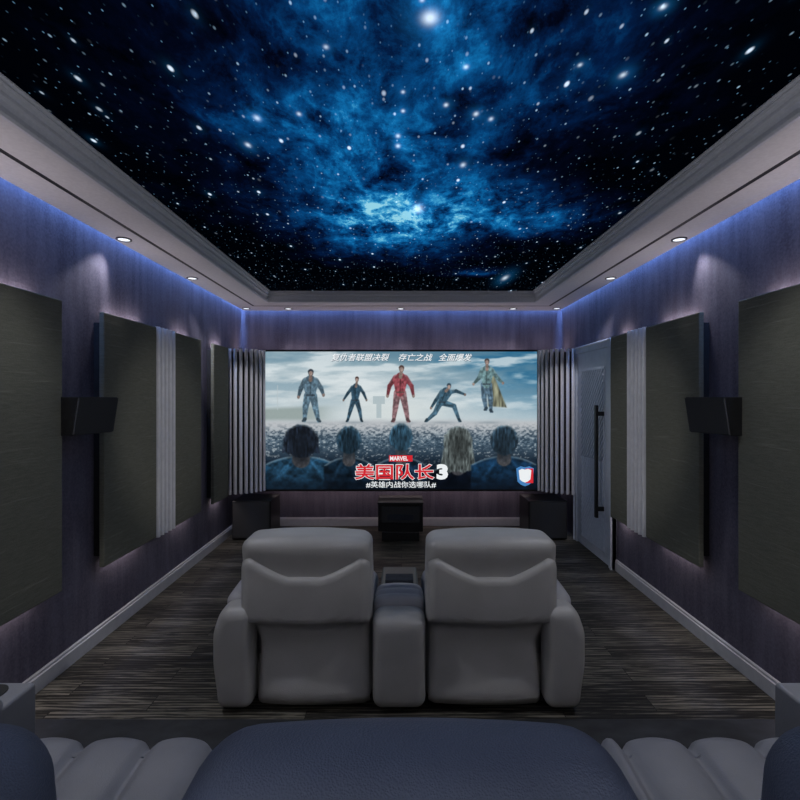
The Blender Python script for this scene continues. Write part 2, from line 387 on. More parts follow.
# baseboards with a thin top ledge
def baseboard(name, y0, y1, side, z=0):
    m = MB()
    prof = [(0, 0), (.016, 0), (.016, .078), (.010, .082), (.010, .094), (.004, .1), (0, .1)]
    vs = []; n = len(prof)
    for y in (y0, y1):
        for (d, h) in prof: vs.append((side*(WX-d), y, z+h))
    fs = [tuple(range(n)), tuple(range(2*n-1, n-1, -1))]+[(i, i+n, (i+1) % n+n, (i+1) % n) for i in range(n)]
    m.add(vs, fs); struct(m.build(name, M['base']))
baseboard('baseboard_left', PE, YB, -1)
baseboard('baseboard_right', PE, 4.298, 1)
baseboard('baseboard_left_rear', YR, PE-.001, -1, PL)
baseboard('baseboard_right_rear', YR, PE-.001, 1, PL)
struct(MB().box(-WX+.016, WX-.016, YB-.016, YB, 0, .085).box(-WX+.016, WX-.016, YB-.010, YB, .085, .1).build('baseboard_back', M['base'], bevel=.002))

# ---------------------------------------------------------------- door on the right wall
dx = WX; d0, d1 = 4.30, 5.24
m = MB()
CT = .045
m.box(dx-CT, dx, d0-.005, d0+.075, 0, 2.06); m.box(dx-CT, dx, d1-.075, d1, 0, 2.06); m.box(dx-CT, dx, d0-.005, d1, 2.06, 2.145 if False else 2.06+.0001)
m = MB().box(dx-CT, dx, d0, d0+.07, 0, 1.99).box(dx-CT, dx, d1-.07, d1, 0, 1.99).box(dx-CT, dx, d0, d1, 1.99, 2.06)
m.box(dx-CT-.012, dx, d0, d0+.02, 0, 2.06).box(dx-CT-.012, dx, d1-.02, d1, 0, 2.06).box(dx-CT-.012, dx, d0+.02, d1-.02, 2.04, 2.06)
door = struct(m.build('door_1', M['door'], bevel=.004))
leaf = MB().box(dx-.028, dx-.001, d0+.072, d1-.072, .005, 1.988).build('door_leaf', M['door'], door)
# raised border of the leaf and sunk panel with diagonal ribs
m = MB(); xa, xb = dx-.036, dx-.027
py0, py1, pz0, pz1 = d0+.20, d1-.20, .10, 1.80
for (a, b, c, d) in ((py0-.02, py1+.02, pz0-.02, pz0), (py0-.02, py1+.02, pz1, pz1+.02), (py0-.02, py0, pz0, pz1), (py1, py1+.02, pz0, pz1)):
    m.box(xa, xb, a, b, c, d)
m.build('panel_frame', M['door'], door, bevel=.003)
m = MB(); zm = (pz0+pz1)/2-.02; wv = py1-py0
def clip_poly(poly, y0, y1, z0, z1):
    def cl(P_, ins, inter):
        out = []
        for i in range(len(P_)):
            a, b = P_[i], P_[(i+1) % len(P_)]
            if ins(a): out.append(a)
            if ins(a) != ins(b): out.append(inter(a, b))
        return out
    def ix(ax, v): return lambda a, b: tuple(a[k]+(b[k]-a[k])*((v-a[ax])/(b[ax]-a[ax])) for k in range(2))
    for ins, it in ((lambda q: q[0] >= y0, ix(0, y0)), (lambda q: q[0] <= y1, ix(0, y1)), (lambda q: q[1] >= z0, ix(1, z0)), (lambda q: q[1] <= z1, ix(1, z1))):
        if poly: poly = cl(poly, ins, it)
    return poly
pitch = .062
for half, (za, zb, sgn) in enumerate(((zm, pz1, 1), (pz0, zm, -1))):
    for k in range(-16, 34):
        z = za+k*pitch
        # in the picture the upper ribs lean like /, the far side (large y) being lower
        q = [(py0, z), (py1, z-sgn*wv*1.15), (py1, z-sgn*wv*1.15+.024), (py0, z+.024)]
        q = clip_poly(q, py0, py1, za+.004, zb-.004)
        if len(q) < 3: continue
        n = len(q)
        vs = [(dx-.027, y, zz) for y, zz in q]+[(dx-.045, y, zz) for y, zz in q]
        m.add(vs, [tuple(range(n)), tuple(range(2*n-1, n-1, -1))]+[(i, i+n, (i+1) % n+n, (i+1) % n) for i in range(n)])
m.build('ribbed_panel', M['door'], door)
m = MB().box(dx-.115, dx-.090, 4.475, 4.515, .42, 1.46)
for z in (.50, 1.38): m.box(dx-.092, dx-.027, 4.482, 4.508, z-.02, z+.02)
h = m.build('door_handle', M['black'], door, bevel=.004); h['label'] = 'long black square pull handle'

# ---------------------------------------------------------------- wall acoustic panels
ZP0, ZP1 = .490, 2.056
def acoustic_panel(side, y0, y1, label, group):
    y0 *= 1.013; y1 = min(y1*1.013, 4.24 if side > 0 else 9)
    r = thing('acoustic_panel', label, 'wall panel', (side*WX, (y0+y1)/2, (ZP0+ZP1)/2), group)
    hy = (y1-y0)/2; hz = (ZP1-ZP0)/2; s = -side
    xs = sorted((s*.050, s*.082)); m = MB().box(xs[0], xs[1], -hy, hy, -hz, hz)
    m.build('fabric_front', M['panel'], r, bevel=.006)
    xs = sorted((0, s*.050)); MB().box(xs[0], xs[1], -hy+.03, hy-.03, -hz+.06, hz-.06).build('mounting_board', M['panelcore'], r)
    return r
def glow(side, y0, y1, e=1.0):
    for z, d, k in ((ZP1-.03, 1, .85), (ZP0+.03, -1, .48)):
        area_along('panel_glow_light', (side*(WX-.021), 1.013*(y0+y1)/2, z), (0, 1, 0), (y1-y0)-.16, .026, (0, 0, d), GLOW*k*e*(y1-y0), (1, .86, .88))
GLOW = 1.7
gp = 'fabric panels along the side walls'
acoustic_panel(-1, .95, 2.58, 'large olive fabric wall panel on left wall, nearest and cut by the frame', gp); glow(-1, 1.0, 2.55)
acoustic_panel(-1, 2.94, 3.57, 'olive fabric panel on left wall between speaker and silver fluted strip', gp); glow(-1, 2.98, 3.55)
acoustic_panel(-1, 3.87, 4.37, 'olive fabric panel on left wall just beyond the fluted strip', gp); glow(-1, 3.9, 4.34)
acoustic_panel(-1, 4.66, 5.06, 'narrow olive fabric panel on left wall beside the curved slat screen', gp); glow(-1, 4.72, 5.09)
acoustic_panel(1, .95, 2.60, 'large olive fabric wall panel on right wall, nearest and cut by the frame', gp); glow(1, 1.0, 2.57)
acoustic_panel(1, 2.94, 3.58, 'olive fabric panel on right wall between speaker and silver fluted strip', gp); glow(1, 2.98, 3.56)
acoustic_panel(1, 3.88, 4.22, 'narrow olive fabric panel on right wall beside the door', gp); glow(1, 3.9, 4.20)

def fluted_strip(side, y0, y1, label):
    y0 *= 1.013; y1 *= 1.013
    r = thing('fluted_strip', label, 'wall panel', (side*WX, (y0+y1)/2, (ZP0+ZP1)/2), 'silver fluted strips on the side walls')
    hz = (ZP1-ZP0)/2+.006; hy = (y1-y0)/2; s = -side; n = 5; w = (y1-y0)/n
    xs = sorted((-s*.0015, s*.066)); MB().box(xs[0], xs[1], -hy+.004, hy-.004, -hz+.02, hz-.02).build('back_board', M['panelcore'], r)
    for k in range(n):
        yc = -hy+w*(k+.5); pts = []
        for a in np.linspace(0, math.pi, 9): pts.append((s*(.066+.028*math.sin(a)), yc-w*.30*math.cos(a)))
        if s < 0: pts = pts[::-1]
        # order must be CCW
        A = sum(pts[i][0]*pts[(i+1) % 9][1]-pts[(i+1) % 9][0]*pts[i][1] for i in range(9))
        if A < 0: pts = pts[::-1]
        MB().prism(pts, -hz, hz).build('flute', M['slat'], r)
fluted_strip(-1, 3.57, 3.87, 'silver fluted strip between two olive panels on left wall')
fluted_strip(1, 3.58, 3.88, 'silver fluted strip between two olive panels on right wall')
glow(-1, 3.59, 3.85, 1.2); glow(1, 3.6, 3.86, 1.2)

def slat_screen(side, label):
    r = thing('curved_slat_screen', label, 'slat screen', (side*1.84, 5.18, (ZP0+ZP1)/2), 'curved slat screens either side of the picture')
    hz = (ZP1-ZP0)/2
    n = 8; P_ = []
    for k in range(n):
        t = k/(n-1); a = t*math.pi/2*.92
        x = -1.825+.30*(math.sin(a)*.55+t*.45)*1.0; y = 5.12+.25*((1-math.cos(a))*.6+t*.4)
        P_.append((x, y, a))
    ox, oy = -1.84, 5.12
    back = []
    for (x, y, a) in P_:
        d = Vector((.52, -.85)).normalized()   # outward to the room
        q = Vector((x-ox, y-oy)); w = .0115
        tdir = Vector((-d.y, d.x))*w           # slat thickness direction
        fr = q; bk = q-d*.065
        pts = [fr-tdir, fr+tdir, bk+tdir, bk-tdir]
        pts = [(side*-1*p.x, p.y) for p in pts]
        A = sum(pts[i][0]*pts[(i+1) % 4][1]-pts[(i+1) % 4][0]*pts[i][1] for i in range(4))
        if A < 0: pts = pts[::-1]
        MB().prism(pts, -hz, hz).build('slat', M['slat'], r, bevel=.003)
        back.append(q-d*.062)
    d = Vector((.52, -.85)).normalized()
    outer = [(side*-1*p.x, p.y) for p in back]; inner = [(side*-1*(p-d*.012).x, (p-d*.012).y) for p in reversed(back)]
    poly = outer+inner; A = sum(poly[i][0]*poly[(i+1) % len(poly)][1]-poly[(i+1) % len(poly)][0]*poly[i][1] for i in range(len(poly)))
    if A < 0: poly = poly[::-1]
    # back board split into quads so that it stays well formed
    m = MB()
    for i in range(len(back)-1):
        q4 = [back[i], back[i+1], back[i+1]-d*.012, back[i]-d*.012]; q4 = [(side*-1*p.x, p.y) for p in q4]
        A = sum(q4[i_][0]*q4[(i_+1) % 4][1]-q4[(i_+1) % 4][0]*q4[i_][1] for i_ in range(4))
        if A < 0: q4 = q4[::-1]
        m.prism(q4, -hz+.03, hz-.03)
    m.build('back_board', M['panelcore'], r)
    p0 = back[0]; xw = side*(1.84-.0) ; q = side*-1*p0.x
    lo, hi = sorted((q+side*.004, side*(WX-1.8401)))
    MB().box(lo, hi, p0.y+.0, p0.y+.045, -hz+.1, hz-.1).build('wall_bracket', M['panelcore'], r)
    return r
slat_screen(-1, 'curved screen of silver vertical slats left of the film screen')
slat_screen(1, 'curved screen of silver vertical slats right of the film screen by the door')
for sd in (-1, 1):
    # soft light behind the slat screens, washing the corner
    for z, d, k in ((ZP1-.02, 1, .5),):
        area_along('slat_screen_light', (sd*1.74, 5.60, z), (1, 0, 0), .22, .05, (0, 0, d), .6*k, (1, .82, .84))

# ---------------------------------------------------------------- wall speakers
def wall_speaker(side, label):
    r = thing('wall_speaker', label, 'speaker', (side*WX, 2.74, 1.535), 'surround speakers on the side walls')
    s = -side
    # plan: wall side to the room side; baffle tips downwards
    def P3(x, y, z): return (s*x, y, z)
    y0, y1 = -.14, .14
    vs = []
    for (z, o) in ((-.208, -.030), (0, 0)):
        vs += [P3(0, y0, z), P3(.170+o, y0, z), P3(.222+o, y1, z), P3(0, y1, z)]
    fs = [(0, 3, 2, 1), (4, 5, 6, 7), (0, 1, 5, 4), (1, 2, 6, 5), (2, 3, 7, 6), (3, 0, 4, 7)]
    if s < 0: fs = [tuple(reversed(f)) for f in fs]
    MB().add(vs, fs).build('cabinet', M['blackgloss'], r, bevel=.003)
    g = []
    for e in (.0, .008):
        for (z, o) in ((-.203, -.030), (-.006, 0)):
            g += [P3(.171+o+e, y0+.004, z), P3(.221+o+e, y1-.004, z)]
    fs = [(0, 1, 3, 2), (4, 6, 7, 5), (0, 4, 5, 1), (2, 3, 7, 6), (0, 2, 6, 4), (1, 5, 7, 3)]
    if s > 0: pass
    gr = MB().add(g, fs).build('grille', M['grille'], r); gr['label'] = 'charcoal cloth grille facing the room'
    bm = bmesh.new(); bm.from_mesh(gr.data); bmesh.ops.recalc_face_normals(bm, faces=bm.faces); bm.to_mesh(gr.data); bm.free()
wall_speaker(-1, 'black tilted surround speaker on left wall between two olive panels')
wall_speaker(1, 'black tilted surround speaker on right wall between two olive panels')

# ---------------------------------------------------------------- film screen
SY = 5.5; k5 = SY/F
sx0, sx1 = (264.8-401.5)*k5, (537-401.5)*k5; sz0, sz1 = CZ-(489.3-397)*k5, CZ-(351.6-397)*k5
scr = thing('film_screen', 'wide film screen showing a film advertisement on the end wall', 'screen', ((sx0+sx1)/2, YB, (sz0+sz1)/2))
scx, scz = (sx0+sx1)/2, (sz0+sz1)/2; hw, hh = (sx1-sx0)/2, (sz1-sz0)/2
m = MB(); fw = .020
m.box(-hw-fw, -hw, SY-YB-.012, SY-YB+.03, -hh-fw, hh+fw); m.box(hw, hw+fw, SY-YB-.012, SY-YB+.03, -hh-fw, hh+fw)
m.box(-hw, hw, SY-YB-.012, SY-YB+.03, hh, hh+fw); m.box(-hw, hw, SY-YB-.012, SY-YB+.03, -hh-fw, -hh)
m.build('frame', M['black'], scr)
MB().box(-hw+.12, hw-.12, SY-YB+.03, 0, -hh+.12, hh-.12).build('mounting_board', M['panelcore'], scr)
MB().box(-hw, hw, SY-YB+.004, SY-YB+.03, -hh, hh).build('back_panel', M['black'], scr)

# the picture: a plain stand-in scene, computed on a fine grid of the panel
NW, NH = 546, 278
U, Vv = np.meshgrid(np.linspace(264.8, 537, NW), np.linspace(351.6, 489.3, NH))   # picture columns and rows
def vnoise(x, y, seed):
    rs = np.random.RandomState(seed); G = rs.rand(257, 257)
    xi = np.floor(x).astype(int); yi = np.floor(y).astype(int); fx = x-xi; fy = y-yi
    fx = fx*fx*(3-2*fx); fy = fy*fy*(3-2*fy); xi %= 256; yi %= 256
    return (G[yi, xi]*(1-fx)+G[yi, xi+1]*fx)*(1-fy)+(G[yi+1, xi]*(1-fx)+G[yi+1, xi+1]*fx)*fy
def fbm(x, y, seed, o=5):
    s = 0; a = .5; t = 0
    for i in range(o):
        s = s+a*vnoise(x*2**i, y*2**i, seed+i); t += a; a *= .55
    return s/t
def mixc(A, B, f): return A+(np.array(B, float)-A)*f[..., None]
def ss(a, b, x):
    t = np.clip((x-a)/(b-a), 0, 1); return t*t*(3-2*t)
un = (U-264)/273; vn = (Vv-351)/139
IMG = np.zeros((NH, NW, 3)); IMG[:] = (196, 209, 214)
IMG = mixc(IMG, (92, 132, 152), ss(.25, -.02, vn)*(.55+.45*ss(.15, .5, un)))
IMG = mixc(IMG, (40, 104, 142), ss(.55, 1.0, un+.25*(fbm(U/40, Vv/18, 11)-.5)*2)*ss(.62, .1, vn)*.95)
cloud = fbm(U/46+Vv/60, Vv/9, 3)
IMG = mixc(IMG, (226, 234, 236), ss(.48, .72, cloud)*.75*ss(.55, .3, vn))
IMG = mixc(IMG, (104, 140, 160), ss(.52, .30, cloud)*.55*ss(.50, .2, vn))
IMG = mixc(IMG, (222, 228, 226), np.exp(-((U-395)/60)**2-((Vv-412)/16)**2)*.75)
# far shore at the left and a hazy tower
IMG = mixc(IMG, (138, 152, 148), ss(406, 411, Vv+.04*(U-264)*1)*ss(424, 418, Vv)*ss(345, 300, U)*.75)
IMG = mixc(IMG, (165, 182, 188), (((abs(U-379) < 6) & (abs(Vv-400) < 4)) | ((abs(U-379) < 2.5) & (Vv > 400) & (Vv < 418)))*.7)
IMG = mixc(IMG, (185, 196, 200), ((abs(U-277.5) < .5) & (Vv > 385) & (Vv < 410))*.6)
# ground
g = ss(417, 424, Vv+3*(fbm(U/20, Vv/6, 21)-.5))
gc = np.zeros_like(IMG); gc[:] = (188, 192, 196)
gc = mixc(gc, (84, 104, 120), ss(424, 444, Vv)); gc = mixc(gc, (14, 26, 40), ss(440, 468, Vv))
peb = fbm(U/2.4, Vv/1.5, 31, 3)
amt = ss(421, 436, Vv)
gc = mixc(gc, (40, 58, 74), ss(.52, .38, peb)*amt*.75); gc = mixc(gc, (200, 208, 212), ss(.62, .74, peb)*amt*ss(478, 450, Vv)*.6)
IMG = IMG*(1-g[..., None])+gc*g[..., None]
def cap(x0, y0, x1, y1, r0, r1):
    dx_, dy_ = x1-x0, y1-y0; L2 = dx_*dx_+dy_*dy_+1e-9
    t = np.clip(((U-x0)*dx_+(Vv-y0)*dy_)/L2, 0, 1)
    return np.hypot(U-x0-t*dx_, Vv-y0-t*dy_)-(r0+(r1-r0)*t)
def paint(d, col, soft=.7, tex=.25, seed=50, light=.0, alpha=1.0, sx=2.2, sy=2.6):
    """flat figure tone with cloth-like mottling and a paler rim on its upper edge"""
    global IMG
    f = np.clip(.5-d/soft, 0, 1)*alpha
    n = (fbm(U/sx, Vv/sy, seed, 3)-.5)*2*tex
    gy = np.gradient(np.clip(d, -6, 6), axis=0)
    rim = np.clip(-gy*1.8, 0, 1)*np.clip(1+d/2.5, 0, 1)*light
    c = np.array(col, float)[None, None, :]*(1+n[..., None]*1.4); c = c+(np.array([190, 208, 216.])-c)*rim[..., None]
    c = np.clip(c, 0, 255)
    IMG = IMG*(1-f[..., None])+c*f[..., None]
def figure(head, sh, hip, hands, elbows, knees, feet, col, leg, hair, k=1.0, belt=(50, 60, 70), skin=(160, 140, 132)):
    sx_, sy_ = sh; hx, hy = hip; w = 4.6*k
    dark = lambda c, f: tuple(np.array(c)*f)
    for (kx, ky), (fx, fy), sd in ((knees[0], feet[0], -1), (knees[1], feet[1], 1)):
        paint(cap(hx+sd*2.2*k, hy, kx, ky, 3.3*k, 2.4*k), leg, tex=.35); paint(cap(kx, ky, fx, fy, 2.5*k, 1.4*k), leg, tex=.35)
        paint(cap(hx+sd*3.2*k, hy+2, kx+sd*1.2, ky, 1.0*k, .8*k), dark(leg, .7), alpha=.6)
        paint(cap(fx-sd*.4, fy-1.5, fx+sd*1.4*k, fy+.4, 1.5*k, .9*k), dark(leg, .6)); paint(cap(kx, ky, kx, ky+.5, 1.3*k, 1.1*k), dark(leg, 1.25), alpha=.5)
    for (ex, ey), (ax, ay), sd in ((elbows[0], hands[0], -1), (elbows[1], hands[1], 1)):
        paint(cap(sx_+sd*w, sy_+1, ex, ey, 2.3*k, 1.8*k), dark(col, .85), tex=.3, light=.5); paint(cap(ex, ey, ax, ay, 1.9*k, 1.1*k), dark(col, .8), tex=.3); paint(cap(ax, ay, ax, ay+.6, 1.2*k, 1.0*k), dark(skin, .85))
    for s_ in (-1, 1): paint(cap(sx_+s_*w*.75, sy_+1.2, hx+s_*1.4*k, hy-1, 3.3*k, 2.5*k), col, tex=.35, light=.5)
    paint(cap(sx_, sy_, hx, hy, 4.0*k, 3.2*k), col, tex=.35)
    paint(cap(sx_, sy_-.5, hx, hy-2, .7*k, .5*k), dark(col, .6), alpha=.7)
    paint(cap(hx-3*k, hy-.8, hx+3*k, hy-.8, .8*k, .8*k), belt, alpha=.8)
    paint(cap(head[0], head[1]+2, sx_, sy_, 1.3*k, 1.6*k), dark(skin, .8))
    paint(cap(head[0], head[1]-.6, head[0], head[1]+1, 2.4*k, 2.0*k), hair); paint(cap(head[0], head[1]+.5, head[0], head[1]+1.6, 1.6*k, 1.4*k), skin)
for cx_ in (311.5, 354.5, 400.5, 443, 489): IMG = mixc(IMG, (120, 134, 144), np.exp(-((U-cx_)/12)**2-((Vv-422.5)/1.3)**2)*.5)
figure((310.8, 372.5), (310.5, 380), (310.5, 396), [(298.5, 397), (323.5, 395)], [(301, 388), (321, 388)], [(305.5, 407), (315.5, 408)], [(304.5, 420.5), (318.5, 421)], (88, 112, 128), (92, 118, 134), (50, 58, 68), 1.22)
figure((357, 379), (356, 386.5), (355, 401), [(343.5, 400), (366.5, 400)], [(348, 393), (363.5, 393)], [(350.5, 410), (359.5, 410)], [(347.5, 421), (361.5, 421)], (50, 78, 96), (56, 84, 102), (72, 52, 48), .80)
figure((401.5, 368.5), (400.5, 377), (400, 393), [(387.5, 396), (413.5, 396)], [(389.5, 386), (411.5, 386)], [(395.5, 407), (405.5, 407)], [(393.5, 421), (408, 421)], (138, 70, 78), (134, 104, 108), (84, 66, 62), 1.15, belt=(86, 70, 66))
figure((449, 386), (446, 391), (442, 403), [(431, 408), (465, 394.5)], [(436, 400), (456, 391)], [(435, 413), (454, 406)], [(426.5, 421), (459.5, 421)], (62, 92, 110), (70, 100, 118), (52, 70, 84), .95)
# long open coat blowing to the right behind the last figure
ct = np.maximum.reduce([-(U-488), (U-(491+(Vv-368)*.40)), -(Vv-368), (Vv-407+(U-500)*-.06)])
paint(ct, (128, 130, 110), 1.6, .45, 55, sx=1.6, sy=14)
figure((487, 361.5), (487, 369.5), (486.5, 385), [(473.5, 384), (503, 383)], [(479, 378), (497.5, 378)], [(484, 397), (490.5, 398)], [(486, 409.5), (491, 411.5)], (104, 134, 138), (84, 108, 126), (74, 68, 68), 1.05)
# dark foreground, then people seen from behind along the bottom
IMG = mixc(IMG, (8, 18, 30), ss(450, 478, Vv)*.80)
def bust(cx, cy, rx, ry, sy_, sw, jacket, hair, hairlen=0, seed=70, skin=(70, 70, 74)):
    bx = np.abs(U-cx)
    d = np.maximum((bx-sw)*.8, sy_+(bx/sw)**2.2*9-Vv)
    paint(d, jacket, 1.6, .55, seed, light=.55, sx=5, sy=4)
    for sg in (-1, 1): paint(cap(cx+sg*rx*.5, sy_+3, cx+sg*sw*.62, sy_+22, 1.4, 1.8), tuple(np.array(jacket)*1.9+6), 2.5, .4, seed+8, alpha=.45)
    paint(cap(cx, cy+ry*.6, cx, sy_+3, rx*.40, rx*.52), skin, 1.4)
    e = (np.sqrt(((U-cx)/rx)**2+((Vv-cy)/ry)**2)-1)*min(rx, ry)+1.6*(fbm(U/3, Vv/3, seed+3, 2)-.5)
    if hairlen:
        sk = np.maximum(bx-rx*(.96+.010*(Vv-cy)), np.maximum(cy-Vv, Vv-(cy+hairlen)-3*(fbm(U/2, Vv*0, seed+6, 2)-.5)))+2.4*(fbm(U/2, Vv/7, seed+5, 2)-.5)
        e = np.minimum(e, sk)
    paint(e, hair, 1.4, .6, seed+1, light=.6, sx=1.5, sy=6)
    paint(cap(cx, cy+ry*.1, cx, cy+ry*.9, rx*.55, rx*.5), tuple(np.array(hair)*.55), 9, .3, seed+2, alpha=.6)
bust(458, 442, 14.5, 16, 465, 32, (8, 14, 24), (84, 92, 92), 30, 90)
bust(301, 441, 17.5, 17, 456, 37, (28, 58, 80), (26, 34, 46), 12, 70)
bust(349, 440, 12.5, 14, 457, 25, (16, 32, 46), (36, 58, 74), 0, 76)
bust(401, 437, 11.5, 14, 457, 26, (16, 34, 52), (48, 78, 98), 0, 80)
bust(504, 440, 14, 15, 456, 33, (16, 40, 62), (38, 56, 70), 0, 84)
IMG = mixc(IMG, (5, 10, 18), ss(466, 492, Vv)*.7)
# print grain
IMG = IMG*(1+.03*(np.random.rand(NH, NW, 1)-.5))
IMG = np.clip(IMG, 0, 255)/255
LIN = np.where(IMG <= .04045, IMG/12.92, ((IMG+.055)/1.055)**2.4)
xs = (U-264.8)/(537-264.8)*2*hw-hw; zs = hh-(Vv-351.6)/(489.3-351.6)*2*hh
me = bpy.data.meshes.new('picture')
co = np.stack([xs, np.full_like(xs, SY-YB), zs], -1).reshape(-1, 3)
ii = np.arange(NW*NH).reshape(NH, NW)
qf = np.stack([ii[1:, :-1], ii[1:, 1:], ii[:-1, 1:], ii[:-1, :-1]], -1).reshape(-1, 4)
me.from_pydata(co.tolist(), [], qf.tolist())
ca = me.color_attributes.new('picture_colour', 'FLOAT_COLOR', 'POINT')
ca.data.foreach_set('color', np.concatenate([LIN.reshape(-1, 3), np.ones((NW*NH, 1))], 1).ravel().astype(np.float32))
pm, nt, p = new_mat('lit_screen_picture')
at = N(nt, 'ShaderNodeAttribute'); at.attribute_name = 'picture_colour'
nt.links.new(at.outputs['Color'], p.inputs['Emission Color']); p.inputs['Emission Strength'].default_value = .95; p.inputs['Base Color'].default_value = (.01, .01, .01, 1)
p.inputs['Roughness'].default_value = .8; p.inputs['Specular IOR Level'].default_value = .1
me.materials.append(pm)
pic = bpy.data.objects.new('picture', me); COL.objects.link(pic); pic.parent = scr; pic['label'] = 'lit picture of people on a stony plain under a cloudy blue sky'

WHITE = emit_mat('screen_white', srgb(240, 244, 246), .95); RED = emit_mat('screen_red', srgb(214, 38, 48), .95); BLUE = emit_mat('screen_blue', srgb(70, 130, 190), .95)
SHADE = emit_mat('screen_dark_outline', srgb(70, 96, 116), .9)
def to_local(px, py): return ((px-401.5)*k5-scx, CZ-(py-397)*k5-scz)
def text(name, body, px0, px1, py0, py1, mat, shear=0, bold=.0, lift=.003):
    c = bpy.data.curves.new(name, 'FONT'); c.body = body; c.size = 1; c.shear = shear; c.offset = bold; c.resolution_u = 3
    to = bpy.data.objects.new(name, c); COL.objects.link(to)
    dg = bpy.context.evaluated_depsgraph_get(); m_ = bpy.data.meshes.new_from_object(to.evaluated_get(dg)); bpy.data.objects.remove(to)
    v = np.array([x.co[:] for x in m_.vertices]); a = v.min(0); b = v.max(0)
    x0, z0 = to_local(px0, py1); x1, z1 = to_local(px1, py0)
    for vert in m_.vertices:
        x = x0+(vert.co.x-a[0])/(b[0]-a[0])*(x1-x0); z = z0+(vert.co.y-a[1])/(b[1]-a[1])*(z1-z0)
        vert.co = (x, SY-YB-lift, z)
    m_.name = name; m_.materials.clear(); m_.materials.append(mat)
    o = bpy.data.objects.new(name, m_); COL.objects.link(o); o.parent = scr; return o
for (body, a, b) in (('复仇者联盟决裂', 331, 389.5), ('存亡之战', 398.5, 432.5), ('全面爆发', 438.5, 472)):
    text('headline', body, a+.5, b+.5, 354.0, 361.6, SHADE, .3, .015, .002)
    text('headline', body, a, b, 353.6, 361, WHITE, .3, .012, .003)
def rect(name, px0, px1, py0, py1, mat, lift):
    x0, z0 = to_local(px0, py1); x1, z1 = to_local(px1, py0); y = SY-YB-lift
    return link_mesh(name, [(x0, y, z0), (x1, y, z0), (x1, y, z1), (x0, y, z1)], [(0, 1, 2, 3)], mat, scr)
rect('logo_box', 389, 412.5, 455.3, 461.5, RED, .002)
text('logo_letters', 'MARVEL', 390, 408, 456.2, 460.6, WHITE, 0, .03, .003)
text('title_outline', '美国队长', 354.2, 434.8, 463.3, 480.3, WHITE, 0, .045, .002)
text('title', '美国队长', 355, 434, 464, 479.6, RED, 0, .022, .003)
text('title_number', '3', 436.5, 448, 464, 479.6, WHITE, 0, .06, .003)
text('caption', '#英雄内战你选哪队#', 366, 436, 481.3, 487.8, WHITE, 0, .008, .003)
# shield-shaped badge (no code inside)
def shield(name, cx_, cy_, w, h, mat, lift, a0=0, a1=1):
    pts = [(-1, .75), (-.5, .95), (0, .85), (.5, .95), (1, .75), (.92, 0), (.85, -.55), (.45, -.85), (0, -1), (-.45, -.85), (-.85, -.55), (-.92, 0)]
    vs = []
    for (a, b) in pts:
        x, z = to_local(cx_+a*w/2, cy_-b*h/2); vs.append((x, SY-YB-lift, z))
    return link_mesh(name, vs, [tuple(reversed(range(len(vs))))], mat, scr)
shield('badge', 525, 476, 17.5, 20.5, BLUE, .002)
rect('badge_band', 525.5, 533.2, 468.5, 483.0, RED, .0025)
shield('badge_centre', 525, 475.5, 12.5, 14, WHITE, .003)

# wash lights behind the screen
for z, d, k in ((sz1-.05, 1, 1.0), (sz0+.05, -1, .8)):
    area_along('screen_glow_light', (scx, YB-.12, z), (1, 0, 0), 2*hw*.97, .05, (0, 0, d), 2.3*k, (1, .80, .82))

# ---------------------------------------------------------------- speakers and cabinet under the screen
def subwoofer(x0, x1, label):
    r = thing('subwoofer', label, 'speaker', ((x0+x1)/2, 5.2, 0), 'subwoofers under the slat screens')
    w = (x1-x0)/2
    MB().box(-w, w, 0, .40, .012, .42).build('cabinet', M['blackgloss'], r, bevel=.006)
    g_ = MB().box(-w+.012, w-.012, -.012, 0, .028, .405).build('grille', M['grille'], r, bevel=.004); g_['label'] = 'charcoal cloth grille facing the seats'
    for a in (-w+.05, w-.05):
        for b in (.05, .35): MB().cyl((a, b, 0), .018, .013).build('foot', M['black'], r)
subwoofer(-1.815, -1.40, 'black floor subwoofer in left corner below the curved slats')
subwoofer(1.36, 1.775, 'black floor subwoofer in right corner below the curved slats')
r = thing('centre_speaker_stand', 'black centre speaker cabinet on the floor under the middle of the screen', 'cabinet', (-.01, 5.15, 0))
MB().box(-.24, .24, .02, .40, .10, .395).box(-.20, .20, .02, .38, 0, .10).build('body', M['blackgloss'], r, bevel=.008)
MB().box(-.20, .20, 0, .03, .20, .37).build('front_door', M['grille'], r, bevel=.004)
MB().box(-.14, .14, -.012, .01, .23, .29).build('display_slot', M['tray'], r, bevel=.003)
MB().box(-.245, .245, .0, .41, .395, .415).build('top', M['blackgloss'], r, bevel=.006)

